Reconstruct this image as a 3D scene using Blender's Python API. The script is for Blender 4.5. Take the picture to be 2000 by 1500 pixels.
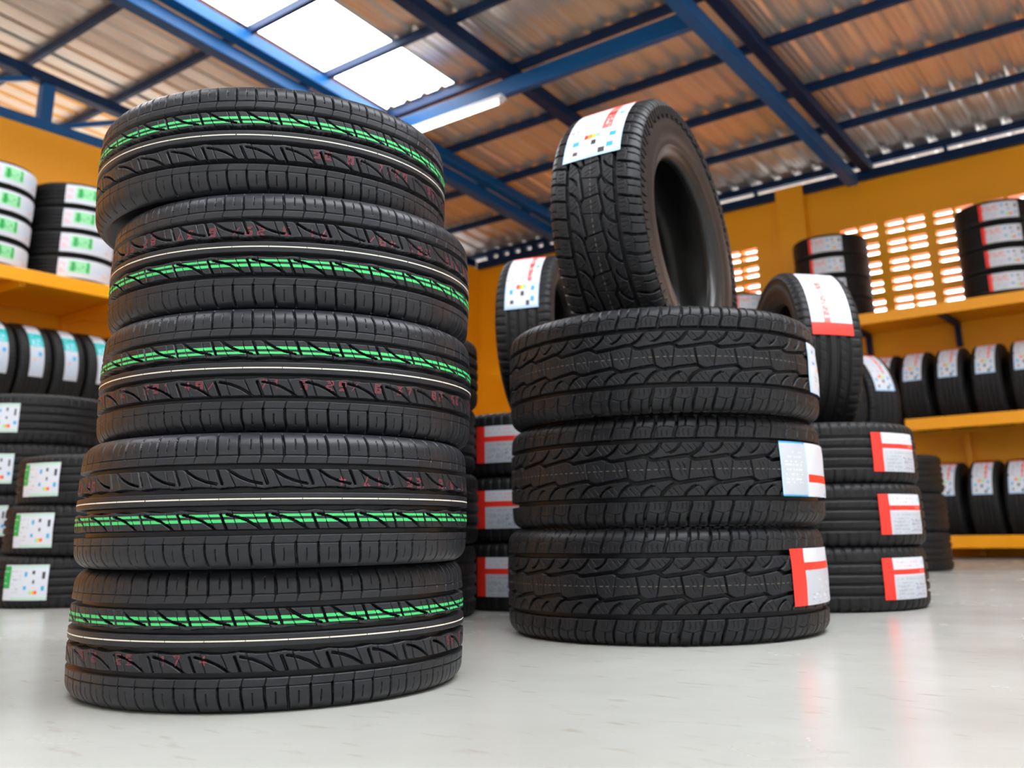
import bpy, math, random
import numpy as np
from math import sin, cos, pi, radians, atan2, hypot, sqrt
from mathutils import Matrix, Vector
random.seed(4)
for o in list(bpy.data.objects): bpy.data.objects.remove(o)
S = bpy.context.scene
COL = S.collection

# ------------------------------------------------------------------ camera
# room axes: +y runs to the slotted orange wall, -x to the orange wall on the left; camera 23 cm above the floor
F_PX, PX, PY = 1838., 1004., 552.
PITCH, ROLL, AL = radians(14.87), radians(-.925), radians(52.33)
EYE = (0., 0., .2305)
M3 = np.array([[sin(AL), -cos(AL), 0], [cos(AL), sin(AL), 0], [0, 0, 1.]])
fw = np.array([0, cos(PITCH), sin(PITCH)]); up0 = np.array([0, -sin(PITCH), cos(PITCH)]); ri0 = np.array([1., 0, 0])
ri = M3 @ (cos(ROLL)*ri0 + sin(ROLL)*up0); up = M3 @ (-sin(ROLL)*ri0 + cos(ROLL)*up0); fw = M3 @ fw
cam_d = bpy.data.cameras.new('camera'); cam = bpy.data.objects.new('camera', cam_d); COL.objects.link(cam)
m = Matrix.Identity(4)
for i in range(3):
    m[i][0], m[i][1], m[i][2], m[i][3] = ri[i], up[i], -fw[i], EYE[i]
cam.matrix_world = m
cam_d.sensor_width = 36; cam_d.lens = 36*F_PX/2000
cam_d.shift_x = -(PX-1000)/2000; cam_d.shift_y = (PY-750)/2000
cam_d.clip_start = .02; cam_d.clip_end = 200
cam_d.dof.use_dof = True; cam_d.dof.focus_distance = 1.42; cam_d.dof.aperture_fstop = 4.6
S.camera = cam

# ------------------------------------------------------------------ world, light, exposure
W = bpy.data.worlds.new('sky'); S.world = W; W.use_nodes = True
bg = W.node_tree.nodes['Background']; bg.inputs[0].default_value = (.93, .96, 1.0, 1); bg.inputs[1].default_value = 7.0
S.view_settings.view_transform = 'Standard'; S.view_settings.look = 'None'
S.view_settings.exposure = 0.6; S.view_settings.gamma = 1.0; S.view_settings.use_curve_mapping = False
# skylight strips cut in the roof (x0, x1, y0, y1); the first is the one in view, the others are unseen, added to light room and bay
SKY = [(-5.23, -4.485, -1.0, 5.075), (-3.3, -2.5, -2.4, .6), (-.3, 1.9, -2.4, 4.6), (-10.7, -9.7, -2.4, 7.4)]
def roofz(y): return 3.308 + .1*(8.0-y)
for x0, x1, y0, y1 in SKY:               # daylight portals at the openings (they only guide sky light sampling)
    l = bpy.data.lights.new('skylight_portal', 'AREA'); l.shape = 'RECTANGLE'; l.size = x1-x0; l.size_y = y1-y0; l.energy = 1
    l.cycles.is_portal = True
    o = bpy.data.objects.new('skylight_portal', l); COL.objects.link(o); ym = (y0+y1)/2
    o.location = ((x0+x1)/2, ym, roofz(ym)+.12); o.rotation_euler = (-math.atan(.1), 0, 0)

# ------------------------------------------------------------------ materials
def srgb(r, g, b):
    f = lambda c: (c/255/12.92) if c/255 <= .04045 else ((c/255+.055)/1.055)**2.4
    return (f(r), f(g), f(b), 1)
def mat(name, col, rough=.5, metal=0., spec=.5, noise=None, bump=None, coat=0.):
    m = bpy.data.materials.new(name); m.use_nodes = True; nt = m.node_tree; b = nt.nodes['Principled BSDF']
    b.inputs['Base Color'].default_value = col; b.inputs['Roughness'].default_value = rough; b.inputs['Metallic'].default_value = metal
    b.inputs['Specular IOR Level'].default_value = spec; b.inputs['Coat Weight'].default_value = coat
    tc = nt.nodes.new('ShaderNodeTexCoord')
    if noise:
        sc, amt, col2 = noise[:3]
        n = nt.nodes.new('ShaderNodeTexNoise'); n.inputs['Scale'].default_value = sc; n.inputs['Detail'].default_value = 6
        mp = nt.nodes.new('ShaderNodeMapping'); nt.links.new(tc.outputs['Object'], mp.inputs[0]); nt.links.new(mp.outputs[0], n.inputs['Vector'])
        if len(noise) > 3: mp.inputs['Scale'].default_value = noise[3]
        r = nt.nodes.new('ShaderNodeValToRGB'); r.color_ramp.elements[0].position = .5-amt; r.color_ramp.elements[1].position = .5+amt
        r.color_ramp.elements[0].color = col2; r.color_ramp.elements[1].color = col
        nt.links.new(n.outputs['Fac'], r.inputs[0]); nt.links.new(r.outputs[0], b.inputs['Base Color'])
    if bump:
        n = nt.nodes.new('ShaderNodeTexNoise'); n.inputs['Scale'].default_value = bump[0]; n.inputs['Detail'].default_value = 4
        nt.links.new(tc.outputs['Object'], n.inputs['Vector'])
        bp = nt.nodes.new('ShaderNodeBump'); bp.inputs['Strength'].default_value = bump[1]; bp.inputs['Distance'].default_value = bump[2]
        nt.links.new(n.outputs['Fac'], bp.inputs['Height']); nt.links.new(bp.outputs[0], b.inputs['Normal'])
    return m
RUB = mat('tread_rubber', (.0165, .0175, .0220, 1), .38, noise=(9, .2, (.0120, .0127, .0163, 1)), bump=(160, .25, .0006), spec=.36)
RUB_AT = mat('all_terrain_rubber', (.0140, .0145, .0175, 1), .43, noise=(9, .2, (.0105, .0108, .013, 1)), bump=(160, .3, .0006), spec=.26)
SIDE = mat('sidewall_rubber', (.016, .0152, .0155, 1), .34, spec=.35, bump=(60, .12, .0005))
BGR = mat('plain_rubber', (.014, .014, .0152, 1), .5, noise=(14, .2, (.010, .010, .011, 1)), spec=.25)
GREEN = mat('green_marking', srgb(62, 200, 110), .5)
CREAM = mat('cream_marking', srgb(228, 220, 205), .5)
REDM = mat('faded_red_marking', srgb(124, 50, 62), .6)
PLASTER = mat('pale_wall_paint', srgb(222, 222, 218), .7)
DULL = mat('dull_grey_marking', srgb(120, 112, 100), .6)
BLUEM = mat('blue_marking', srgb(30, 75, 130), .6)
ORANGE = mat('orange_wall_paint', srgb(255, 176, 3), .5, noise=(1.3, .5, srgb(252, 170, 3)), bump=(40, .1, .001))
RACK = mat('orange_rack_paint', srgb(255, 172, 14), .35, noise=(6, .5, srgb(248, 160, 10)))
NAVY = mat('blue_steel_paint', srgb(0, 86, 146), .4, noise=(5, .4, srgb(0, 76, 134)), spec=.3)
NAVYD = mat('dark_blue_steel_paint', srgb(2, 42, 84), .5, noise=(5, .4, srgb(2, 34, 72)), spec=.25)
GALV = mat('galvanised_sheet', (.82, .79, .75, 1), .32, metal=.68, noise=(1.0, .35, (.66, .58, .50, 1), (9, .5, 1)), bump=(24, .05, .002))
GREY = mat('grey_casing', srgb(105, 100, 98), .6)
WHITE = mat('white_enamel', srgb(238, 238, 240), .35)
def floor_mat():
    m = mat('polished_floor', srgb(184, 184, 179), .24, spec=.5); nt = m.node_tree; b = nt.nodes['Principled BSDF']
    tc = nt.nodes.new('ShaderNodeTexCoord'); L = nt.links.new
    def noi(sc, det, sx=(1, 1, 1), rot=0):
        mp = nt.nodes.new('ShaderNodeMapping'); mp.inputs['Scale'].default_value = sx; mp.inputs['Rotation'].default_value = (0, 0, rot)
        n = nt.nodes.new('ShaderNodeTexNoise'); n.inputs['Scale'].default_value = sc; n.inputs['Detail'].default_value = det
        L(tc.outputs['Object'], mp.inputs[0]); L(mp.outputs[0], n.inputs['Vector']); return n
    n1 = noi(1.6, 5); r1 = nt.nodes.new('ShaderNodeValToRGB')
    r1.color_ramp.elements[0].position = .35; r1.color_ramp.elements[0].color = srgb(172, 171, 166)
    r1.color_ramp.elements[1].position = .65; r1.color_ramp.elements[1].color = srgb(188, 189, 184)
    L(n1.outputs['Fac'], r1.inputs[0])
    n2 = noi(14, 9, (1, 3, 1), .9); r2 = nt.nodes.new('ShaderNodeValToRGB')
    r2.color_ramp.elements[0].position = .60; r2.color_ramp.elements[0].color = (0, 0, 0, 1)
    r2.color_ramp.elements[1].position = .74; r2.color_ramp.elements[1].color = (.32, .32, .32, 1)
    L(n2.outputs['Fac'], r2.inputs[0])
    mx = nt.nodes.new('ShaderNodeMix'); mx.data_type = 'RGBA'
    L(r2.outputs[0], mx.inputs[0]); L(r1.outputs[0], mx.inputs[6]); mx.inputs[7].default_value = srgb(136, 119, 102)
    L(mx.outputs[2], b.inputs['Base Color'])
    n3 = noi(3.5, 6); mr = nt.nodes.new('ShaderNodeMapRange'); mr.inputs[3].default_value = .16; mr.inputs[4].default_value = .34
    L(n3.outputs['Fac'], mr.inputs[0]); L(mr.outputs[0], b.inputs['Roughness'])
    return m
FLOOR = floor_mat()
def skylight_mat():
    m = bpy.data.materials.new('translucent_sheet'); m.use_nodes = True; nt = m.node_tree; nt.nodes.remove(nt.nodes['Principled BSDF'])
    t = nt.nodes.new('ShaderNodeBsdfTranslucent'); t.inputs[0].default_value = (.95, .95, .95, 1)
    tr = nt.nodes.new('ShaderNodeBsdfTransparent'); mx = nt.nodes.new('ShaderNodeMixShader'); mx.inputs[0].default_value = .8
    nt.links.new(t.outputs[0], mx.inputs[1]); nt.links.new(tr.outputs[0], mx.inputs[2]); nt.links.new(mx.outputs[0], nt.nodes['Material Output'].inputs[0])
    return m
SKYL = skylight_mat()
TUBE = mat('fluorescent_tube', (.9, .9, .9, 1), .4)
TUBE.node_tree.nodes['Principled BSDF'].inputs['Emission Color'].default_value = (1, .98, .95, 1)
TUBE.node_tree.nodes['Principled BSDF'].inputs['Emission Strength'].default_value = 6

# ------------------------------------------------------------------ object helpers
def tag(o, label=None, cat=None, group=None, kind=None):
    if label: o['label'] = label
    if cat: o['category'] = cat
    if group: o['group'] = group
    if kind: o['kind'] = kind
    return o
def empty(name, mw, label, cat, group=None):
    o = bpy.data.objects.new(name, None); o.empty_display_size = .05; COL.objects.link(o); o.matrix_world = mw
    return tag(o, label, cat, group)
def link(name, me, parent=None, local=None):
    o = bpy.data.objects.new(name, me); COL.objects.link(o)
    if parent is not None: o.parent = parent
    if local is not None: o.matrix_local = local if parent is not None else local
    return o
def mesh(name, V, Fq, mats, midx=None, smooth=False):
    V = np.asarray(V, dtype=np.float32); Fq = np.asarray(Fq, dtype=np.int32)
    me = bpy.data.meshes.new(name); me.vertices.add(len(V)); me.vertices.foreach_set('co', V.ravel())
    k = Fq.shape[1]; me.loops.add(Fq.size); me.loops.foreach_set('vertex_index', Fq.ravel())
    me.polygons.add(len(Fq)); me.polygons.foreach_set('loop_start', np.arange(0, Fq.size, k, dtype=np.int32))
    me.polygons.foreach_set('loop_total', np.full(len(Fq), k, dtype=np.int32))
    for mt in mats: me.materials.append(mt)
    if midx is not None: me.polygons.foreach_set('material_index', np.asarray(midx, dtype=np.int32))
    me.polygons.foreach_set('use_smooth', np.full(len(Fq), smooth, dtype=bool))
    me.update(calc_edges=True); me.validate(); return me
CUBE = np.array([[x, y, z] for x in (0, 1) for y in (0, 1) for z in (0, 1)], float)
CF = np.array([[0, 1, 3, 2], [4, 6, 7, 5], [0, 4, 5, 1], [2, 3, 7, 6], [0, 2, 6, 4], [1, 5, 7, 3]])
def boxes(name, bl, m, bevel=0.):
    V = []; Fq = []
    for b in bl:
        lo = np.array(b[:3], float); hi = np.array(b[3:6], float)
        Fq.append(CF + 8*len(V)); V.append(lo + CUBE*(hi-lo))
    me = mesh(name, np.concatenate(V), np.concatenate(Fq), [m])
    return me
def addbev(o, w=.004, n=2):
    md = o.modifiers.new('bevel', 'BEVEL'); md.width = w; md.segments = n; md.limit_method = 'ANGLE'; return o
def bar(name, p, q, w, h, m):            # box section between two points, h measured upright
    p = np.array(p, float); q = np.array(q, float); d = (q-p)/np.linalg.norm(q-p)
    s = np.cross(d, [0, 0, 1.])
    s = np.array([1., 0, 0]) if np.linalg.norm(s) < 1e-6 else s/np.linalg.norm(s)
    u = np.cross(s, d); V = []
    for a in (p, q):
        for i, j in ((-1, -1), (1, -1), (1, 1), (-1, 1)): V.append(a + s*i*w/2 + u*j*h/2)
    Fq = [[3, 2, 1, 0], [4, 5, 6, 7], [0, 1, 5, 4], [1, 2, 6, 5], [2, 3, 7, 6], [3, 0, 4, 7]]
    return mesh(name, V, Fq, [m])
def T(x, y, z): return Matrix.Translation((x, y, z))
def RZ(a): return Matrix.Rotation(a, 4, 'Z')

# ------------------------------------------------------------------ tire geometry
def smooth01(x): x = np.clip(x, 0, 1); return x*x*(3-2*x)
def segdist(u, s, pl):
    d = np.full(u.shape, 9.)
    for (x0, y0), (x1, y1) in zip(pl[:-1], pl[1:]):
        dx, dy = x1-x0, y1-y0; L = dx*dx+dy*dy
        t = np.clip(((u-x0)*dx+(s-y0)*dy)/L, 0, 1)
        d = np.minimum(d, np.hypot(u-x0-t*dx, s-y0-t*dy))
    return d
def cut(D, u, s, P, pl, hw, dep, soft=.0007):
    for k in (-2, -1, 0, 1, 2):
        d = segdist(u - k*P, s, pl)
        D = np.maximum(D, dep*smooth01((hw+soft-d)/soft))
    return D
def ring(D, s, lo, hi, dep, soft=.0008):
    return np.maximum(D, dep*smooth01((s-lo+soft)/soft)*smooth01((hi+soft-s)/soft))

def depth_touring(u, s, P):              # road tread, half pattern for s>0
    D = np.zeros(u.shape)
    D = cut(D, u, s, P, [(0, .043), (.010, .0205)], .0015, .0105)
    D = cut(D, u, s, P, [(.0135, .043), (.022, .0365), (.034, .0295), (.048, .0240), (.064, .0205)], .0013, .0100)
    D = cut(D, u, s, P, [(-.015, .043), (-.010, .030), (-.003, .011)], .0002, .004, .0006)
    D = cut(D, u, s, P, [(.019, .036), (.025, .024), (.033, .011)], .0002, .004, .0006)
    e = .0138 + .0024*np.abs(np.sin(pi*(u-.006)/P))
    D = ring(D, s, .0088, e, .0160)
    D = ring(D, s, .0412, .0482, .0160)
    D = ring(D, s, .0592, .0597, .0035, .0006)
    D = cut(D, u, s, P/2, [(0, .0595), (-.0008, .072), (-.003, .085), (-.004, .0945)], .0013, .0090)
    D = cut(D, u, s, P/2, [(0, .0595), (-.003, .046)], .0002, .0035, .0006)
    D = cut(D, u, s, P/2, [(P/4, .067), (P/4-.001, .083)], .0003, .0035, .0006)
    return D
def full_touring(u, s, P):
    D = depth_touring(u, s, P); D2 = depth_touring((-u + .021) % P, -s, P)
    return np.maximum(np.where(s > 0, D, 0), np.where(s < 0, D2, 0))
def depth_at(u, s, P):                   # all-terrain tread, half pattern for s>0
    D = np.zeros(u.shape)
    D = cut(D, u, s, P, [(0, .0195), (.035, .0235), (.070, .0285), (.0785, .0255), (.0860, .0205), (.0918, .0195)], .0036, .014)
    D = cut(D, u, s, P, [(.074, .028), (.088, .0335), (.098, .041), (.106, .050), (.110, .058)], .0029, .013)
    D = cut(D, u, s, P, [(.036, .0345), (.045, .0385), (.055, .0470), (.061, .058)], .0023, .011)
    D = cut(D, u, s, P, [(.030, .0345), (.036, .0345)], .0010, .006)
    for x0 in (.012, .027, .058, .073, .086):
        D = cut(D, u, s, P, [(x0, .053), (x0+.003, .0475), (x0+.0055, .0470), (x0+.008, .0415), (x0+.0105, .041), (x0+.013, .035)], .0002, .003, .0006)
    D = ring(D, s, .0562, .0658, .0160)
    D = cut(D, u, s, P/2, [(0, .063), (.001, .074), (.006, .086), (.009, .100), (.010, .125)], .0030, .0130)
    D = cut(D, u, s, P/2, [(P/4+.007, .125), (P/4+.006, .104), (P/4+.003, .092)], .0011, .0065)
    D = cut(D, u, s, P/2, [(.002, .0865), (.014, .0880), (.020, .0910), (.034, .0905), (.044, .0875)], .0003, .0035, .0006)
    for x0 in (.010, .020, .031):
        D = cut(D, u, s, P/2, [(x0, .069), (x0+.0015, .074), (x0-.0005, .078), (x0+.002, .083)], .0002, .0025, .0006)
    return D
def full_at(u, s, P):
    D = depth_at(u, s, P); D2 = depth_at((-u + .03) % P, -s, P)
    D = np.maximum(np.where(s > 0, D, 0), np.where(s < 0, D2, 0))
    D = cut(D, u, s, P, [(.030, .022), (.037, -.022)], .0017, .011)
    D = cut(D, u, s, P, [(.072, -.020), (.080, .020)], .0006, .006)
    for x0 in (.006, .050, .060, .016):
        D = cut(D, u, s, P, [(x0, .014), (x0+.006, .004), (x0+.003, -.002), (x0+.009, -.013)], .0002, .0025, .0006)
    return D
def depth_plain(u, s, P, g=(.012, .022, .045, .054), lug=.060):
    a = np.abs(s); D = np.zeros(u.shape)
    D = ring(D, a, g[0], g[1], .007, .002); D = ring(D, a, g[2], g[3], .007, .002)
    for k in (0, 1):
        D = cut(D, u, a, P, [(k*P, lug), (k*P-.004, .12)], .0020, .004, .002)
    D = cut(D, u, s, P, [(P*.2, g[1]), (P*.6, g[2])], .0006, .003, .0016)
    D = cut(D, u, s, P, [(P*.7, -g[1]), (P*.3, -g[2])], .0006, .003, .0016)
    return D
class Kind: pass
def make_kind(nm, R, w, rim, flat, rs, npitch, cols, ds, fn, treadm, sidem, lugs=0):
    K = Kind(); K.R, K.w, K.rim = R, w, rim
    P = 2*pi*R/npitch; phim = radians(80); smax = flat + rs*phim
    def prof(s):
        a = np.abs(s); ph = np.clip((a-flat)/rs, 0, phim); fl = np.minimum(a, flat)
        r = R - .0025*(fl/flat)**2 - rs*(1-np.cos(ph)); z = np.sign(s)*(fl + rs*np.sin(ph))
        nr, nz = np.cos(ph), np.sign(s)*np.sin(ph); return r, z, nr, nz
    K.prof = prof; K.P = P; K.fn = fn; K.smax = smax; K.npitch = npitch
    ns = int(2*smax/ds); s = np.linspace(-smax, smax, ns+1); u = np.arange(cols)*P/cols
    U, SS = np.meshgrid(u, s); D = fn(U, SS, P)
    D = D*smooth01((smax-np.abs(SS))/.006+.15)
    D = np.tile(D, (1, npitch)); nu = cols*npitch; th = np.arange(nu)*2*pi/nu
    r, z, nr, nz = prof(s); r = r[:, None]-D*nr[:, None]; z = z[:, None]-D*nz[:, None]
    V = np.stack([r*np.cos(th), r*np.sin(th), z+0*th], -1).reshape(-1, 3)
    i = np.arange(ns)[:, None]*nu; j = np.arange(nu)[None, :]; j2 = (j+1) % nu
    Fq = np.stack([i+j, i+j2, i+nu+j2, i+nu+j], -1).reshape(-1, 4)
    K.tread = mesh(nm+'_tread', V, Fq, [treadm], smooth=True)
    # sidewalls, beads and inner liner: one closed lathe
    rt, zt, _, _ = prof(np.array([smax])); rt, zt = rt[0], zt[0]; h = w/2; b = rt-rim
    half = [(rt, zt), (rt-.10*b, h-.0062), (rt-.13*b, h-.0050), (rt-.155*b, h-.0062), (rt-.30*b, h-.0018), (rt-.45*b, h), (rt-.60*b, h-.0045), (rt-.72*b, h-.010),
            (rt-.745*b, h-.0095), (rt-.77*b, h-.0125), (rt-.86*b, h-.018), (rt-.93*b, h-.0215), (rt-.97*b, h-.026), (rim, h-.034), (rim+.0015, h-.045),
            (rim+.010, h-.047), (rim+.02, h-.036), (rim+.4*b, h-.017), (rim+.75*b, h-.02), (rt-.006, h-.036), (R-.020, h*.45), (R-.017, 0)]
    prof2 = half + [(a, -c) for a, c in half[-2::-1]]
    nseg = 416 if lugs else 160; tt = np.arange(nseg)*2*pi/nseg; pa = np.array(prof2)
    RR = np.tile(pa[:, 0:1], (1, nseg)); ZZ = np.tile(pa[:, 1:2], (1, nseg))
    V = np.stack([RR*np.cos(tt), RR*np.sin(tt), ZZ], -1).reshape(-1, 3); n = len(prof2)
    i = np.arange(n-1)[:, None]*nseg; j = np.arange(nseg)[None, :]; j2 = (j+1) % nseg
    Fq = np.stack([i+j, i+nseg+j, i+nseg+j2, i+j2], -1).reshape(-1, 4)
    K.side = mesh(nm+'_sidewall', V, Fq, [sidem], smooth=True)
    if lugs:                              # side biters: small raised blocks on both shoulders
        K.lug = []
        for sg in (1, -1):
            V = []; Fq = []
            for q in range(lugs):
                a0 = 2*pi*(q+.12)/lugs; a1 = 2*pi*(q+.80)/lugs
                lng = .030 if q % 2 else .021
                n0 = len(V)*8; r1 = rt+.001; r0 = rt-lng
                zo1, zo0, zi = zt+.0015, h-.0006, h-.012
                V.append([(rr*cos(a), rr*sin(a), sg*zz) for a in (a0, a1) for rr, zz in ((r0, zi), (r0, zo0), (r1, zo1), (r1, zi))])
                Fq += [[n0+x for x in f] for f in ([0, 1, 2, 3], [7, 6, 5, 4], [1, 5, 6, 2], [0, 4, 5, 1], [2, 6, 7, 3], [0, 3, 7, 4])]
            K.lug.append(mesh(nm+'_shoulder_blocks', np.array(V).reshape(-1, 3), Fq, [treadm]))
    else: K.lug = None
    return K
def ribbon(K, s0, s1, m, nm, dash=None, a0=0, a1=2*pi, lift=.0004, step=.0009):
    n = int((a1-a0)*K.R/step); a = np.linspace(a0, a1, n+1); mid = (a[:-1]+a[1:])/2; nr_ = 4
    sv = np.linspace(s0, s1, nr_+1); r, z, nr, nz = K.prof(sv); r = r+lift*nr; z = z+lift*nz
    V = np.stack([r[:, None]*np.cos(a), r[:, None]*np.sin(a), z[:, None]+0*a], -1).reshape(-1, 3)
    sm = (sv[:-1]+sv[1:])/2; U, SS = np.meshgrid((mid*K.R) % K.P, sm); D = K.fn(U, SS, K.P); keep = D < .0012
    if dash: keep &= (((mid*K.R) % dash[0]) < dash[1])[None, :]
    i = np.arange(nr_)[:, None]*(n+1); j = np.arange(n)[None, :]
    Fq = np.stack([i+j, i+j+1, i+n+2+j, i+n+1+j], -1)[keep]
    return mesh(nm, V, Fq, [m])
GL = {'0': [[(0, 0), (0, 1), (1, 1), (1, 0), (0, 0)]], '1': [[(.2, .8), (.5, 1), (.5, 0)]], '2': [[(0, 1), (1, 1), (1, .55), (0, .45), (0, 0), (1, 0)]],
      '3': [[(0, 1), (1, 1), (.4, .55), (1, .5), (1, 0), (0, 0)]], '4': [[(.7, 0), (.7, 1), (0, .35), (1, .35)]], '5': [[(1, 1), (0, 1), (0, .55), (1, .5), (1, 0), (0, 0)]],
      '6': [[(1, 1), (0, 1), (0, 0), (1, 0), (1, .5), (0, .5)]], '7': [[(0, 1), (1, 1), (.4, 0)]], '8': [[(0, .5), (0, 1), (1, 1), (1, .5), (0, .5), (0, 0), (1, 0), (1, .5)]],
      '9': [[(1, .5), (0, .5), (0, 1), (1, 1), (1, 0), (0, 0)]], '/': [[(0, 0), (1, 1)]], 'E': [[(1, 1), (0, 1), (0, 0), (1, 0)], [(0, .5), (.8, .5)]], 'B': [[(0, 0), (0, 1), (.9, .9), (.8, .55), (0, .5), (1, .4), (1, 0), (0, 0)]]}
def stamp(K, text, sc, m, nm, h=.0125, wd=.010, gap=.019):
    V = []; Fq = []; x = 0
    def put(u, s, du, ds):
        if K.fn(np.array([[u % K.P]]), np.array([[s]]), K.P)[0, 0] > .0015: return
        n0 = len(V)
        for a, b in ((-1, -1), (1, -1), (1, 1), (-1, 1)):
            uu = u + a*du; ss = s+b*ds; r, z, nr, nz = K.prof(np.array([ss])); r = r[0]+.0004; th = uu/K.R
            V.append((r*cos(th), r*sin(th), z[0]))
        Fq.append([n0, n0+1, n0+2, n0+3])
    for ch in text:
        for pl in GL.get(ch, []):
            for off in (0, .0021):        # double outline of the stamp
                q = [(x + px*(wd-off*2)+off, sc-h/2+py*(h-off*2)+off) for px, py in pl]
                for (x0, y0), (x1, y1) in zip(q[:-1], q[1:]):
                    L = hypot(x1-x0, y1-y0); n = max(1, int(L/.0011))
                    for k in range(n):
                        t = (k+.5)/n; put(x0+(x1-x0)*t, y0+(y1-y0)*t, .0007, .0007)
        x += gap
    return mesh(nm, V, Fq, [m])

# ------------------------------------------------------------------ paper labels stuck on treads
PAL = dict(W=srgb(214, 217, 227), w=srgb(192, 196, 206), R=srgb(250, 52, 40), p=srgb(246, 170, 175), B=srgb(60, 165, 215), b=srgb(176, 208, 240), k=srgb(60, 56, 60),
           g=srgb(172, 174, 182), G=srgb(30, 165, 75), l=srgb(150, 222, 165), T=srgb(10, 175, 175), O=srgb(240, 150, 60), Y=srgb(225, 215, 90), D=srgb(150, 152, 178), d=srgb(232, 110, 105))
PM = {k: mat('label_ink_'+n, c, .38) for (k, c), n in zip(PAL.items(), ['white', 'off_white', 'red', 'pink', 'blue', 'pale_blue', 'black', 'grey', 'green', 'pale_green', 'teal', 'orange', 'yellow', 'slate', 'faded_red'])}
PK = list(PM)
def design(kind, nx, ny, rnd):
    A = np.full((ny, nx), 'W', dtype='<U1')     # row 0 = top
    def rc(x0, y0, x1, y1, c): A[int(round(y0*ny)):max(int(round(y1*ny)), int(round(y0*ny))+1), int(round(x0*nx)):max(int(round(x1*nx)), int(round(x0*nx))+1)] = c
    def text(x0, y0, x1, y1, c, lines, dens=.6):
        for q in range(lines):
            yy = int((y0+(y1-y0)*(q+.5)/lines)*ny)
            for xx in range(int(x0*nx), int(x1*nx)):
                if rnd.random() < dens and 0 <= yy < ny: A[yy, xx] = c
    def vtext(x0, y0, x1, y1, c, lines, dens=.6):
        for q in range(lines):
            xx = int((x0+(x1-x0)*(q+.5)/lines)*nx)
            for yy in range(int(y0*ny), int(y1*ny)):
                if rnd.random() < dens and 0 <= xx < nx: A[yy, xx] = c
    def icons(x0, y0, x1, y1):              # the energy-label corner with its pictograms
        dx, dy = x1-x0, y1-y0
        for fx, fy, c, ww, hh in ((.12, .15, 'B', .12, .13), (.12, .6, 'B', .12, .13), (.42, .1, 'k', .10, .13), (.46, .42, 'k', .08, .11), (.8, .12, 'k', .09, .26), (.78, .6, 'B', .13, .14)):
            rc(x0+fx*dx, y0+fy*dy, x0+(fx+ww)*dx, y0+(fy+hh)*dy, c)
        for q, c in enumerate('lYOR'): rc(x0+(.36+.07*q)*dx, y0+.74*dy, x0+(.43+.07*q)*dx, y0+.88*dy, c)
    if kind == 'tee':
        rc(0, 0, .2, 1, 'R'); rc(.2, .27, 1, .42, 'R'); rc(.8, .30, .95, .38, 'd'); text(.28, .06, .85, .24, 'p', 2, .35); rc(.2, .43, 1, 1, 'w'); text(.26, .48, .95, .56, 'g', 1)
        text(.26, .60, .60, .96, 'g', 8, .6); text(.64, .60, .95, .95, 'D', 7, .5); rc(.9, .1, .98, .2, 'b')
    elif kind == 'tee_blank':
        rc(0, 0, .22, 1, 'R'); rc(.22, .24, .97, .38, 'R'); rc(.22, .39, 1, 1, 'w')
        for _ in range(26):
            x, y = rnd.random()*.65+.3, rnd.random()*.4+.55; rc(x, y, x+.05, y+.03, 'g' if rnd.random() < .5 else 'W')
    elif kind == 'split':
        rc(0, 0, .31, 1, 'w'); rc(0, 0, .02, 1, 'b'); rc(0, 0, .33, .02, 'B'); rc(0, .97, .33, 1, 'B'); rc(.31, 0, .33, 1, 'b')
        rc(.34, .60, .97, .73, 'R'); rc(.95, .5, .98, .95, 'p'); text(.05, .15, .28, .8, 'W', 8, .4); rc(.72, .92, .76, .96, 'B')
    elif kind == 'pictogram':
        rc(0, 0, .06, 1, 'b'); icons(.05, .05, .95, .55); text(.2, .62, .8, .9, 'g', 4, .4); rc(.6, .55, .95, .75, 'd'); rc(0, .97, 1, 1, 'b')
    elif kind == 'long':                    # tall label: red title column, icons at its foot
        rc(0, 0, 1, .05, 'R'); rc(.62, .05, .77, .62, 'd'); vtext(.64, .10, .77, .60, 'W', 2, .35); rc(.62, .26, .77, .33, 'R'); vtext(.82, .08, .95, .3, 'p', 1, .5)
        vtext(.40, .12, .52, .60, 'g', 2, .4); vtext(.10, .2, .3, .5, 'w', 4, .6); rc(.84, .31, .93, .37, 'B'); text(.05, .52, .25, .60, 'k', 2, .4)
        for q, c in enumerate('ROYl'): rc(.32+.07*q, .67, .39+.07*q, .73, c)
        for x, y, c in ((.14, .74, 'B'), (.46, .77, 'k'), (.78, .70, 'B'), (.16, .88, 'k'), (.76, .85, 'B'), (.62, .90, 'k')): rc(x, y, x+.1, y+.06, c)
        rc(0, .66, .03, 1, 'b'); rc(.97, .66, 1, 1, 'b'); rc(0, .97, 1, 1, 'b')
    elif kind == 'flag':                    # red foot band with a red stalk
        rc(0, .86, 1, 1, 'R'); rc(.30, .28, .46, .86, 'd'); vtext(.32, .3, .44, .84, 'W', 2, .4); rc(.5, .5, .95, .85, 'w'); text(.55, .5, .9, .8, 'g', 5, .3); rc(.18, .10, .32, .26, 'p')
        for x, y, c in ((.05, .05, 'b'), (.3, .06, 'Y'), (.38, .08, 'O'), (.6, .05, 'b')): rc(x, y, x+.1, y+.05, c)
    elif kind == 'green':
        rc(0, .04, .16, .68, 'G'); text(.02, .1, .13, .6, 'W', 3, .5); text(.19, .12, .42, .85, 'g', 6, .45); icons(.42, .08, 1, .95); rc(.2, .04, 1, .07, 'l'); rc(.2, .92, 1, .96, 'l')
    elif kind == 'teal':
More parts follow.
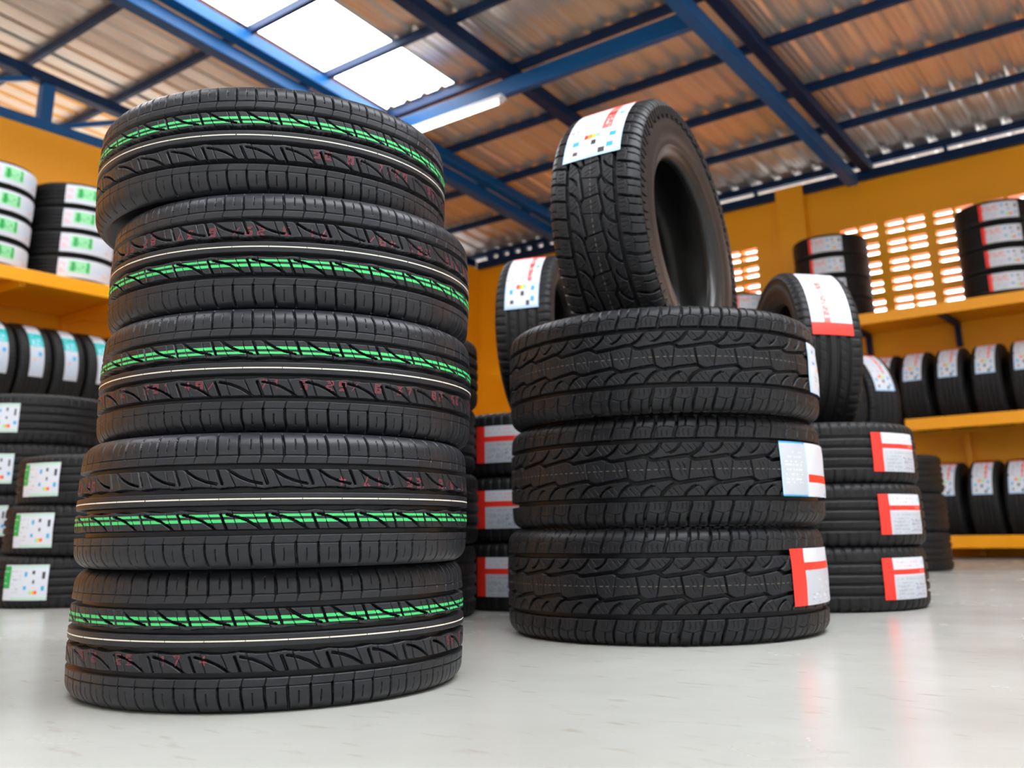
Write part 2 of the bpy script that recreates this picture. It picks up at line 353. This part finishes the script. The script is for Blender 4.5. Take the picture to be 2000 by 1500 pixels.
        rc(0, .24, 1, .52, 'T'); vtext(.2, .27, .8, .5, 'b', 3, .3); rc(0, .52, 1, 1, 'w'); vtext(.2, .6, .8, .95, 'b', 4, .4); rc(.25, .72, .4, .76, 'O'); rc(.6, .62, .8, .68, 'B')
    elif kind == 'leaf':
        rc(.17, .12, .52, .75, 'l'); rc(.2, .2, .28, .7, 'G'); rc(.46, .15, .51, .7, 'G'); text(.2, .3, .5, .6, 'G', 2, .35); text(.03, .2, .14, .8, 'p', 4, .5); text(.58, .2, .95, .8, 'b', 5, .25); rc(.8, .7, .86, .78, 'O')
    elif kind == 'aisle':                   # sideways label of the stacked shelf tires
        rc(0, 0, .10, 1, 'R'); text(.12, .12, .5, .45, 'd', 3, .6); text(.14, .55, .5, .95, 'w', 3, .7); icons(.5, .05, 1, .95)
    return A
def sticker(K, kind, wid, hgt, sc=0., nx=40, ny=26, seed=1, lift=.0016, clip=0):
    rnd = random.Random(seed); A = design(kind, nx, ny, rnd)
    U = (np.linspace(0, 1, nx+1)-.5)*wid/K.R; Sv = sc + (.5-np.linspace(0, 1, ny+1))*hgt
    r, z, nr, nz = K.prof(Sv); ph = [rnd.random()*6 for _ in range(4)]
    UU, JJ = np.meshgrid(np.linspace(0, 1, nx+1), np.linspace(0, 1, ny+1))
    lf = lift + .0007*(np.sin(5*UU+ph[0])*np.sin(4*JJ+ph[1])+1) + .0004*np.sin(17*UU+9*JJ+ph[2])
    rr = r[:, None]+lf*nr[:, None]; zz = z[:, None]+lf*nz[:, None]
    V = np.stack([rr*np.cos(U), rr*np.sin(U), zz], -1).reshape(-1, 3)
    i = np.arange(ny)[:, None]*(nx+1); j = np.arange(nx)[None, :]
    Fq = np.stack([i+nx+1+j, i+nx+2+j, i+j+1, i+j], -1)
    keep = np.ones((ny, nx), bool)
    if clip:
        yy, xx = np.mgrid[0:ny, 0:nx]; keep = ((nx-1-xx)/nx + (ny-1-yy)/ny*.8) > .16
    mi = np.vectorize(PK.index)(A)
    return mesh('paper_label_'+kind, V, Fq[keep], [PM[k] for k in PK], mi[keep], smooth=True)

# ------------------------------------------------------------------ tire instances
ROTX = Matrix.Rotation(pi, 4, 'X')
def tire(K, label, group, x, y, z, mode='flat', spin=0., flip=False, tilt=(0, 0), axis=0., lean=0., extras=(), stickers=()):
    # mode flat: lying, root at the centre of its underside. mode upright: root at the contact point, axis = heading of the axle
    if mode == 'flat':
        mw = T(x, y, z) @ Matrix.Rotation(tilt[0], 4, 'X') @ Matrix.Rotation(tilt[1], 4, 'Y'); base = T(0, 0, K.w/2)
    else:
        mw = T(x, y, z) @ RZ(axis) @ Matrix.Rotation(lean, 4, 'Y'); base = T(0, 0, K.R) @ Matrix.Rotation(pi/2, 4, 'Y')
    root = empty('tire', mw, label, 'tire', group)
    body = base @ (ROTX if flip else Matrix.Identity(4)) @ RZ(spin)
    link('tread', K.tread, root, body); link('sidewall', K.side, root, body)
    for lg in K.lug or []: link('shoulder_blocks', lg, root, body)
    for nm, me in extras: link(nm, me, root, body)
    for me, ang, lab in stickers:
        o = link('paper_label', me, root, base @ RZ(ang))
        if lab: o['label'] = lab
    return root
def upright(K, label, group, c, az, lean, **kw):      # placed by its hub centre
    up_ = Matrix.Rotation(az, 3, 'Z') @ Matrix.Rotation(lean, 3, 'Y') @ Vector((0, 0, K.R)); p = Vector(c) - up_*kw.get('scale', 1.)
    sc = kw.pop('scale', 1.); r = tire(K, label, group, *p, 'upright', axis=az, lean=lean, **kw)
    if sc != 1.: r.scale = (sc, sc, sc)
    return r
def face(x, y, off=0.):                  # heading from (x,y) back to the viewer's side, plus an offset
    return atan2(-y, -x) + off

KT = make_kind('touring', .316, .187, .203, .068, .0255, 32, 90, .00085, full_touring, RUB, SIDE)
KA = make_kind('all_terrain', .380, .236, .218, .086, .030, 26, 100, .00095, full_at, RUB_AT, SIDE, lugs=104)
def plain(nm, R, w, rim=None, n=64, g=None):
    hw = w/2; flat = hw-.024; k = hw/.1
    gg = tuple(v*k for v in (.012, .020, .044, .052)) if g is None else g
    return make_kind(nm, R, w, rim or R*.64, flat, .024, n, 8, .0035, lambda u, s, P: depth_plain(u, s, P, gg, .060*k), BGR, BGR)
KB = plain('shelf', .300, .198); KC = plain('narrow', .310, .176); KD = plain('wide', .330, .205)
KS = plain('slim', .300, .178); KL = plain('slimmer', .295, .166); KP = plain('pile', .310, .200); KU = plain('upright', .310, .200)
mid_g = ribbon(KT, .0272, .0315, GREEN, 'green_line_a'); mid_g2 = ribbon(KT, .0203, .0237, GREEN, 'green_line_b')
mid_w = ribbon(KT, -.0009, .0009, CREAM, 'cream_line', dash=(.0565, .0555))
stA = stamp(KT, '5E 01 7/29  199  20  178 3/2  201 49/   71 5 29/ 6 37  B2 56/ 19  2 7  9/8  25  17 4 ', -.0245, REDM, 'red_stamp')
LINES = (('green_line', mid_g), ('green_line', mid_g2), ('cream_line', mid_w), ('red_stamp', stA))
at_w = ribbon(KA, -.0006, .0006, DULL, 'dashed_line', dash=(.015, .008))

# --- left foreground stack, green-lined tires
LP = [(-1.347, 1.072), (-1.322, 1.053), (-1.333, 1.077), (-1.341, 1.082), (-1.386, 1.066)]
LL = ['bottom green-lined tire of the left foreground stack, standing on the floor',
      'second green-lined tire up in the left foreground stack, green lines below the cream line',
      'middle green-lined tire of the left foreground stack, third from the floor',
      'second green-lined tire from the top of the left foreground stack',
      'topmost green-lined tire of the left foreground stack, shifted slightly left']
TL = [(0, 0), (0, 0), (0, 0), (0, 0), (.004, -.007)]
for k, ((x, y), lab) in enumerate(zip(LP, LL)):
    tire(KT, lab, 'green-lined tires in the left foreground stack', x, y, k*.187 + (.0005 if k < 4 else .003), spin=.31+1.37*k, flip=(k % 2 == 1), tilt=TL[k], extras=LINES)

# --- right foreground stack, all-terrain
RP = [(-1.189, 2.119), (-1.177, 2.123), (-1.160, 2.100)]
RL = ['bottom all-terrain tire of the right foreground stack, label with red T-shaped bars',
      'middle all-terrain tire of the right foreground stack, label half pale blue, half white',
      'top lying all-terrain tire of the right foreground stack, pictogram label at its edge']
s1 = sticker(KA, 'tee_blank', .230, .118, .010, 56, 36, 3); s2 = sticker(KA, 'split', .300, .118, .002, 64, 34, 5); s3 = sticker(KA, 'pictogram', .200, .116, -.002, 48, 34, 7)
RS = [(s1, 1.09), (s2, 1.12), (s3, 1.36)]
for k, ((x, y), lab) in enumerate(zip(RP, RL)):
    tire(KA, lab, 'all-terrain tires in the right foreground stack', x, y, k*.236+.0005, spin=.4+.9*k, extras=(('dashed_line', at_w),),
         stickers=[(RS[k][0], face(x, y, RS[k][1]), None)])
def sticker_around(K, kind, wid, lng, nx, ny, seed):      # label whose length runs around the tread
    rnd = random.Random(seed); A = design(kind, nx, ny, rnd)
    Uv = (np.linspace(0, 1, ny+1)-.5)*lng/K.R; Sv = (np.linspace(0, 1, nx+1)-.5)*wid
    r, z, nr, nz = K.prof(Sv); JJ, II = np.meshgrid(np.linspace(0, 1, nx+1), np.linspace(0, 1, ny+1))
    lf = .0018 + .0006*(np.sin(5*II+seed)*np.sin(4*JJ)+1)
    rr = r[None, :]+lf*nr[None, :]; zz = z[None, :]+lf*nz[None, :]+0*Uv[:, None]
    V = np.stack([rr*np.cos(Uv)[:, None], rr*np.sin(Uv)[:, None], zz], -1).reshape(-1, 3)
    i = np.arange(ny)[:, None]*(nx+1); j = np.arange(nx)[None, :]
    Fq = np.stack([i+j, i+j+1, i+nx+2+j, i+nx+1+j], -1).reshape(-1, 4)
    mi = np.vectorize(PK.index)(A).ravel()
    return mesh('paper_label_'+kind, V, Fq, [PM[k] for k in PK], mi, smooth=True)
sA = sticker_around(KA, 'long', .150, .250, 36, 60, 11)
upright(KA, 'all-terrain tire standing upright on the right foreground stack, paper label on its tread', None, (-1.228, 2.22, .988), radians(8.5), radians(-2.8),
        scale=1.053, spin=.2, extras=(('dashed_line', at_w),), stickers=[(sA, pi+.88, None)])

# --- stack hidden behind the left one: only its right edge shows
O4 = ['bottom', 'second', 'third', 'top']; O3 = ['bottom', 'middle', 'top']
for k in range(4):
    tire(KP, O4[k] + ' tire of the dark stack just right of the left foreground stack', 'dark tires behind the left foreground stack', -2.12+.01*(k % 2), 2.034, k*.2+.0005, spin=k)
# --- centre pile between the two foreground stacks
sP = sticker(KP, 'tee', .17, .115, 0, 40, 28, 21)
for k in range(3):
    tire(KP, O3[k] + ' lying tire of the pile seen between the two foreground stacks', 'lying tires between the foreground stacks', -1.94, 2.584+.05, k*.2+.0005, spin=k*2, stickers=[(sP, face(-1.94, 2.584, -.42), None)])
sU = sticker_around(KU, 'long', .120, .29, 30, 60, 13)
upright(KU, 'upright tire on the pile between the foreground stacks, tall red-topped label', None, (-2.0, 2.76, .912), radians(22.7), radians(-1.5), stickers=[(sU, pi+.93, None)])
# --- right pile
sQ = sticker(KC, 'tee', .190, .112, 0, 52, 32, 31)
QX = [(-1.127, 2.990), (-1.120, 2.996), (-1.122, 3.0)]
for k in range(3):
    tire(KC, O3[k] + ' lying tire of the pile right of the all-terrain stack, red T-barred label', 'lying tires of the right-hand pile', *QX[k], k*.176+.0005, spin=k*1.3, stickers=[(sQ, face(-1.112, 3.0, .88), None)])
sF = sticker_around(KU, 'flag', .130, .31, 32, 60, 17)
upright(KU, 'upright tire on the right-hand pile, long white label with a red foot band', None, (-1.178, 3.132, .775), radians(40), radians(3.5), stickers=[(sF, pi+.95, None)])
# --- pile farther right
sV = sticker(KP, 'tee', .15, .11, 0, 20, 14, 40)
for k in range(3):
    tire(KP, O3[k] + ' tire of the far pile in front of the orange rack', 'lying tires of the far right pile', -1.668, 5.507, k*.2+.0005, spin=k, stickers=[(sV, face(-1.668, 5.507, .15), None)])
for k in range(2):
    upright(KU, ['nearer', 'farther'][k] + ' of the two upright tires on the far pile before the orange rack', 'upright tires on the far right pile', (-1.94+.13*k, 5.43+.166*k, .915), radians(52), 0, stickers=[(sU, pi+.95, None)])

# --- piles at far left
sG = sticker(KC, 'green', .172, .118, 0, 48, 30, 51)
P1 = [(-3.600, 1.935), (-3.562, 1.955), (-3.535, 1.971)]
for k in range(3):
    tire(KC, O3[k] + ' tire of the near pile at the left edge, green-bordered white label', 'lying tires of the near left pile', *P1[k], k*.176+.0005, spin=k, stickers=[(sG, face(*P1[k], [-.60, -.72, -.80][k]), None)])
sG2 = sticker(KD, 'green', .155, .118, 0, 40, 26, 53)
for k in range(4):
    tire(KD, O4[k] + ' wide tire of the taller pile behind the near left pile', 'wide tires of the taller left pile', -4.25, 2.01, k*.205+.0005, spin=k, stickers=[(sG2, face(-4.22, 2.0, -.42), None)])

# --- left wall shelf: stacks on the upper board, upright tires on the rails below
sL = sticker(KL, 'leaf', .38, .125, 0, 48, 16, 61)
for c, (yy, nm, off) in enumerate(((2.385, 'leftmost stack', .76), (2.98, 'second stack from the left', .42))):
    for k in range(4):
        tire(KL, O4[k] + ' tire of the ' + nm + ' on the left wall shelf, white label', 'labelled tires stacked on the left wall shelf', -6.08, yy, 1.8405+k*.166, spin=k, stickers=[(sL, face(-6.08, yy, off), None)])
sT = sticker_around(KB, 'teal', .085, .40, 12, 44, 71)
ORD = ['first', 'second', 'third', 'fourth', 'fifth', 'sixth']
for k in range(6):
    yy = 2.695+.215*k - .43
    tire(KB, ORD[k] + ' upright tire from the left on the left rack, teal-banded label', 'upright tires on the left rack', -6.06, yy, .955, 'upright', axis=pi/2, spin=k, stickers=[(sT, pi+1.12, None)])

# --- right wall
sR = sticker(KS, 'aisle', .27, .125, 0, 40, 18, 81)
for xx, n, nm, off in ((-3.395, 2, 'leftmost stack', .35), (-2.543, 4, 'middle stack', -.12), (-1.25, 4, 'right-hand stack', .05)):
    for k in range(n):
        tire(KS, (['bottom', 'top'] if n == 2 else O4)[k] + ' tire of the ' + nm + ' on the upper shelf of the slotted wall', 'tires stacked on the upper right shelf', xx, 7.66, 1.8405+k*.178, spin=k, stickers=[(sR, face(xx, 7.66, off), None)])
sM = sticker_around(KB, 'long', .130, .32, 16, 32, 91)
for row, (zz, xs) in enumerate(((.93, [-2.17, -1.935, -1.685, -1.43, -1.175, -.92]), (.085, [-2.05, -1.81, -1.56, -1.325, -1.08]))):
    for k, xx in enumerate(xs):
        tire(KB, ORD[k] + ' upright tire from the left on the ' + ['middle', 'lowest'][row] + ' level of the orange rack', 'upright tires on the right rack', xx, 7.66, zz, 'upright', axis=0, spin=k, stickers=[(sM, pi+.86, None)])

# ------------------------------------------------------------------ racks and shelves
def rack(name, label, cat, parts):
    o = empty(name, T(0, 0, 0), label, cat)
    return o
def part(root, nm, bl, m, bev=.004):
    me = boxes(nm, bl, m); o = link(nm, me, root, root.matrix_world.inverted()); addbev(o, bev); return o
r1 = empty('wall_shelf', T(-2.2, 8.0, 1.84), 'orange upper shelf on the slotted wall carrying stacked tires', 'shelf')
part(r1, 'front_lip', [(-6.0, 7.35, 1.755, 1.2, 7.375, 1.84)], RACK); part(r1, 'shelf_board', [(-6.0, 7.375, 1.80, 1.2, 7.995, 1.839)], RACK)
for xx in (-4.8, -3.6, -2.42, -1.72, -.5): part(r1, 'bracket', [(xx, 7.38, 1.76, xx+.04, 7.995, 1.80), (xx, 7.95, 1.60, xx+.04, 7.995, 1.76)], NAVYD)
r2 = empty('tire_rack', T(-.4, 7.6, 0), 'orange two-level tire rack under the shelf on the slotted wall', 'rack')
for z0, z1, nm in ((.913, 1.0, 'middle'), (.075, .161, 'lowest')):
    part(r2, 'front_rail', [(-2.02, 7.35, z0, 1.2, 7.38, z1)], RACK); part(r2, 'rear_rail', [(-2.3, 7.888, z0, 1.2, 7.912, z1+.02)], RACK)
for xx in (-1.76, -.3, 1.14): part(r2, 'upright', [(xx, 7.93, 0, xx+.05, 7.995, 1.12)], RACK)
for xx in (-2.0, -.3, 1.14): part(r2, 'foot', [(xx, 7.39, 0, xx+.05, 7.78, .07)], NAVYD)
r3 = empty('wall_shelf', T(-6.3, 2, 1.84), 'orange upper shelf on the left wall carrying stacked tires', 'shelf')
part(r3, 'front_lip', [(-5.775, -1.5, 1.755, -5.75, 6.6, 1.84)], RACK); part(r3, 'shelf_board', [(-6.67, -1.5, 1.80, -5.775, 6.6, 1.839)], RACK)
for yy in (.6, 1.7, 2.55, 3.25, 4.4, 5.6): part(r3, 'bracket', [(-6.67, yy, 1.74, -5.80, yy+.04, 1.80), (-6.67, yy, 1.50, -6.62, yy+.04, 1.74)], RACK)
r4 = empty('tire_rack', T(-6.1, 2, 0), 'orange rails of the left rack carrying upright tires', 'rack')
part(r4, 'front_rail', [(-5.80, -1.5, .915, -5.77, 6.6, 1.0)], RACK); part(r4, 'rear_rail', [(-6.36, -1.5, .915, -6.33, 6.6, 1.0)], RACK)
for yy in (.2, 3.9, 6.5): part(r4, 'upright', [(-6.36, yy, 0, -6.31, yy+.05, .914), (-5.81, yy, 0, -5.76, yy+.05, .914)], RACK)

# ------------------------------------------------------------------ room shell
fl = link('floor', boxes('floor', [(-15, -8, -.1, 10, 8.1, 0)], FLOOR)); tag(fl, 'pale grey polished concrete floor', kind='structure')
ASPH = mat('asphalt', (.10, .10, .10, 1), .9, noise=(30, .3, (.07, .07, .07, 1)))  # unseen ground added dark, so less bounce light reaches the eaves gap
tag(link('floor_outside', boxes('ground', [(-15, 8.1, -.1, 10, 20, -.02)], ASPH)), 'dark asphalt outside the slotted wall, unseen, added to dim the eaves gap', kind='structure')
# slotted wall: boxes around real openings
bl = []
slot_cols = []
bx = -2.551
while bx < 1.0: slot_cols += [(bx, bx+.145), (bx+.168, bx+.313)]; bx += .390
for q in range(3): slot_cols += [(-3.475-.39*q, -3.330-.39*q), (-3.643-.39*q, -3.498-.39*q)]
slot_cols.sort(); rows = []
for q in range(5): zt = 2.749-.166*q; rows += [(zt-.040, zt), (zt-.106, zt-.066)]
rows.sort()
Y0, Y1 = 8.0, 8.1
bl.append((-6.775, Y0, 0, 3.3, Y1, rows[0][0])); bl.append((-6.775, Y0, rows[-1][1], 3.3, Y1, 3.149))
for (a, b), (c, d) in zip(rows[:-1], rows[1:]): bl.append((-6.775, Y0, b, 3.3, Y1, c))
for a, b in rows:
    xp = -6.775
    for c, d in slot_cols + [(3.3, 3.3)]:
        bl.append((xp, Y0, a, c, Y1, b)); xp = d
wb = link('wall_back', boxes('wall_back', bl, ORANGE)); tag(wb, 'orange wall with rows of slotted vents', kind='structure')
wl = link('wall_left', boxes('wall_left', [(-6.775, -3, 0, -6.675, 8.0, 3.165)], ORANGE)); tag(wl, 'plain orange wall behind the left shelf', kind='structure')
wf = link('wall_front', boxes('wall_front', [(-11.2, -3.2, 0, 3.4, -3.1, 4.6)], PLASTER)); tag(wf, 'unseen pale wall behind the viewer, added to cut flat fill light', kind='structure')  # added behind the camera to block low daylight from that side
wr = link('wall_right', boxes('wall_right', [(3.3, -3.2, 0, 3.4, 8.1, 4.6)], PLASTER)); tag(wr, 'unseen pale wall right of the viewer, added to shut out side light', kind='structure')  # added, out of view; leaves the roof openings as main light
wq = link('wall_far', boxes('wall_far', [(-11.2, -3.1, 0, -11.1, 8.1, 4.6)], PLASTER)); tag(wq, 'unseen pale wall added beyond the left truss to darken the next bay', kind='structure')  # added to keep open sky from flooding in past the truss
pil = link('pillar', boxes('pillar', [(-3.078, 7.93, 0, -2.823, 8.001, 3.232)], ORANGE)); tag(pil, 'orange pillar standing out from the slotted wall between the two vent groups', 'pillar')
# corrugated roof
def roof(name, x0, x1, y0, y1, m):
    pit = .19; V = []; pts = []
    n = math.ceil((x1-x0)/pit)
    for k in range(n):
        x = x0+k*pit; pts += [(x, 0), (x+.026, .024), (x+.052, .024), (x+.078, 0), (x+.105, 0), (x+.112, .005), (x+.119, 0), (x+.15, 0), (x+.157, .005), (x+.164, 0)]
    pts.append((x0+n*pit, 0)); pts = [(min(a, x1), b) for a, b in pts]
    ys = np.linspace(y0, y1, 9)
    for yy in ys:
        for a, b in pts: V.append((a, yy, roofz(yy)+.06+b))
    k = len(pts); Fq = [[i*k+j, i*k+j+1, (i+1)*k+j+1, (i+1)*k+j] for i in range(len(ys)-1) for j in range(k-1)]
    me = mesh(name, V, Fq, [m]); o = link(name, me); md = o.modifiers.new('thick', 'SOLIDIFY'); md.thickness = .003; md.offset = 1
    return o
def cols(x0, x1):                          # roof strip between two x, minus the skylight openings
    out = []
    hit = [k for k in SKY if k[0] < (x0+x1)/2 < k[1]]
    ye = 8.9
    return [(x0, x1, hit[0][3], ye), (x0, x1, -3.1, hit[0][2])] if hit else [(x0, x1, -3.1, ye)]
xs = sorted([-11.1, 3.3] + [v for k in SKY for v in k[:2]])
for x0, x1 in zip(xs[:-1], xs[1:]):
    for a in cols(x0, x1): tag(roof('ceiling', *a, GALV), 'corrugated metal roof sheet', kind='structure')
for n_, (x0, x1, y0, y1) in enumerate(SKY):
    sk = link('window_%d' % (n_+1), mesh('skylight', [(x0, y0, roofz(y0)+.075), (x1, y0, roofz(y0)+.075), (x1, y1, roofz(y1)+.075), (x0, y1, roofz(y1)+.075)], [[0, 1, 2, 3]], [SKYL]))
    tag(sk, 'bright translucent skylight strip in the roof; all but the first added for light', kind='structure')
# purlins
pn = ['first', 'second', 'third', 'fourth', 'fifth', 'sixth', 'seventh', 'eighth', 'ninth', 'tenth', 'eleventh']
for k, yy in enumerate([7.276, 6.583, 5.850, 5.116, 4.392, 3.669, 2.955, 2.222, 1.488]):
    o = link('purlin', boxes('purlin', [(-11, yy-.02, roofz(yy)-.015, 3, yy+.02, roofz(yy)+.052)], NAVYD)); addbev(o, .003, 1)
    tag(o, pn[k] + ' blue roof purlin counted from the slotted wall', 'beam', 'thin roof purlins')
# eaves: lower blue band, bright gap with dividers, upper edge beam
e1 = link('edge_beam', boxes('edge_beam', [(-6.675, 7.95, 3.151, -3.079, 8.08, 3.234), (-2.822, 7.95, 3.151, 3, 8.08, 3.234)], NAVYD)); tag(e1, 'blue edge beam lying along the top of the slotted wall', 'beam')
e2 = link('edge_beam', boxes('edge_beam', [(-11, 8.01, 3.294, 3.3, 8.06, 3.362)], NAVYD)); tag(e2, 'dark blue beam at the eaves above the bright gap', 'beam')
dv = [(-6.54+.158*q, 7.97, 3.235, -6.54+.158*q+.087, 8.01, 3.296) for q in range(12)] + [(xx, 7.97, 3.235, xx+.03, 8.01, 3.296) for xx in (-3.3, -1.62, -.2)]
e3 = link('gap_block', boxes('gap_block', dv, NAVYD)); tag(e3, 'small dark blocks set in the bright gap at the eaves', 'spacers', kind='stuff')
# trusses
def truss(label, x, pts, cat='truss', m=NAVY):
    r = empty('roof_truss', T(x, 7.95, 3.1), label, cat)
    for nm, p, q, w, h, mm in pts:
        o = link(nm, bar(nm, p, q, w, h, mm), r, r.matrix_world.inverted()); addbev(o, .006, 2)
    return r
def ch(x, y0, y1, o0, o1): return (x, y0, roofz(y0)-o0), (x, y1, roofz(y1)-o1)
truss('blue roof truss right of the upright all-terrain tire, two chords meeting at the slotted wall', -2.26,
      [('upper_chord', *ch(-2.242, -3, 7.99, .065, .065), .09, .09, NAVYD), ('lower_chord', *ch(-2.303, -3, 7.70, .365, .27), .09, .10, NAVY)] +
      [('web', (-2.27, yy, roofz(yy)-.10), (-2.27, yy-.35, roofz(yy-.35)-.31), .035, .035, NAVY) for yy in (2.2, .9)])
truss('blue roof truss left of the skylight, lit bright blue', -5.3,
      [('upper_chord', *ch(-5.218, -3, 7.99, .065, .065), .10, .09, NAVY), ('lower_chord', *ch(-5.32, -3, 7.99, .195, .165), .11, .10, NAVY)])
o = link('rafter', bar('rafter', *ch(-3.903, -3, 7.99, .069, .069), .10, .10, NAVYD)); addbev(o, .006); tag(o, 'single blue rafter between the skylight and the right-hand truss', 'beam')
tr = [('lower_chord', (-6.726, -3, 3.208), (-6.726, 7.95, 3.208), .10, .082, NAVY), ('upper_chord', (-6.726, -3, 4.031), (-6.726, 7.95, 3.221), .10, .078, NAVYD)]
for yy in (2.986, .41): tr.append(('post', (-6.726, yy, 3.247), (-6.726, yy, 3.545+.0735*(2.986-yy)), .09, .09, NAVY))
for yy in (3.06, .48, 5.3): tr.append(('diagonal', (-6.726, yy+.04, 3.25), (-6.726, yy+.63, 3.505+.0735*(3.68-yy-.63)), .04, .04, NAVY))
for yy in (2.92,): tr.append(('diagonal', (-6.726, yy-.06, 3.56), (-6.726, yy-.75, 3.26), .04, .04, NAVY))
truss('blue truss on top of the left orange wall with a post and diagonals', -6.6, tr)
tb = link('tie_beam', bar('tie_beam', (-5.26, 4.963, 3.374), (-2.35, 4.963, 3.374), .061, .127, NAVY)); addbev(tb, .006); tag(tb, 'deep blue tie beam running between two trusses beside the lamp', 'beam')
lp = empty('batten_lamp', T(-4.3, 4.93, 3.308), 'white fluorescent batten lamp fixed under the blue tie beam', 'lamp')
o = link('casing', boxes('casing', [(-5.075, 4.892, 3.274, -3.873, 4.963, 3.309)], WHITE), lp, lp.matrix_world.inverted()); addbev(o, .004)
a = np.linspace(0, 2*pi, 13)[:-1]; V = [(xx, 4.912+.015*cos(t), 3.257+.015*sin(t)) for xx in (-5.045, -3.903) for t in a]
link('tube', mesh('tube', V, [[i, (i+1) % 12, 12+(i+1) % 12, 12+i] for i in range(12)], [TUBE], smooth=True), lp, lp.matrix_world.inverted())
for xx in (-5.065, -3.893): link('lamp_holder', boxes('lamp_holder', [(xx-.01, 4.895, 3.238, xx+.01, 4.93, 3.275)], WHITE), lp, lp.matrix_world.inverted())
jb = empty('junction_box', T(-2.27, 4.75, 3.46), 'grey box fixed between the two chords of the right-hand blue truss', 'box')
addbev(link('casing', boxes('casing', [(-2.33, 4.62, 3.43, -2.19, 4.84, 3.52)], GREY), jb, jb.matrix_world.inverted()), .012, 3)
addbev(link('cover', boxes('cover', [(-2.32, 4.64, 3.42, -2.20, 4.82, 3.43)], GREY), jb, jb.matrix_world.inverted()), .003)
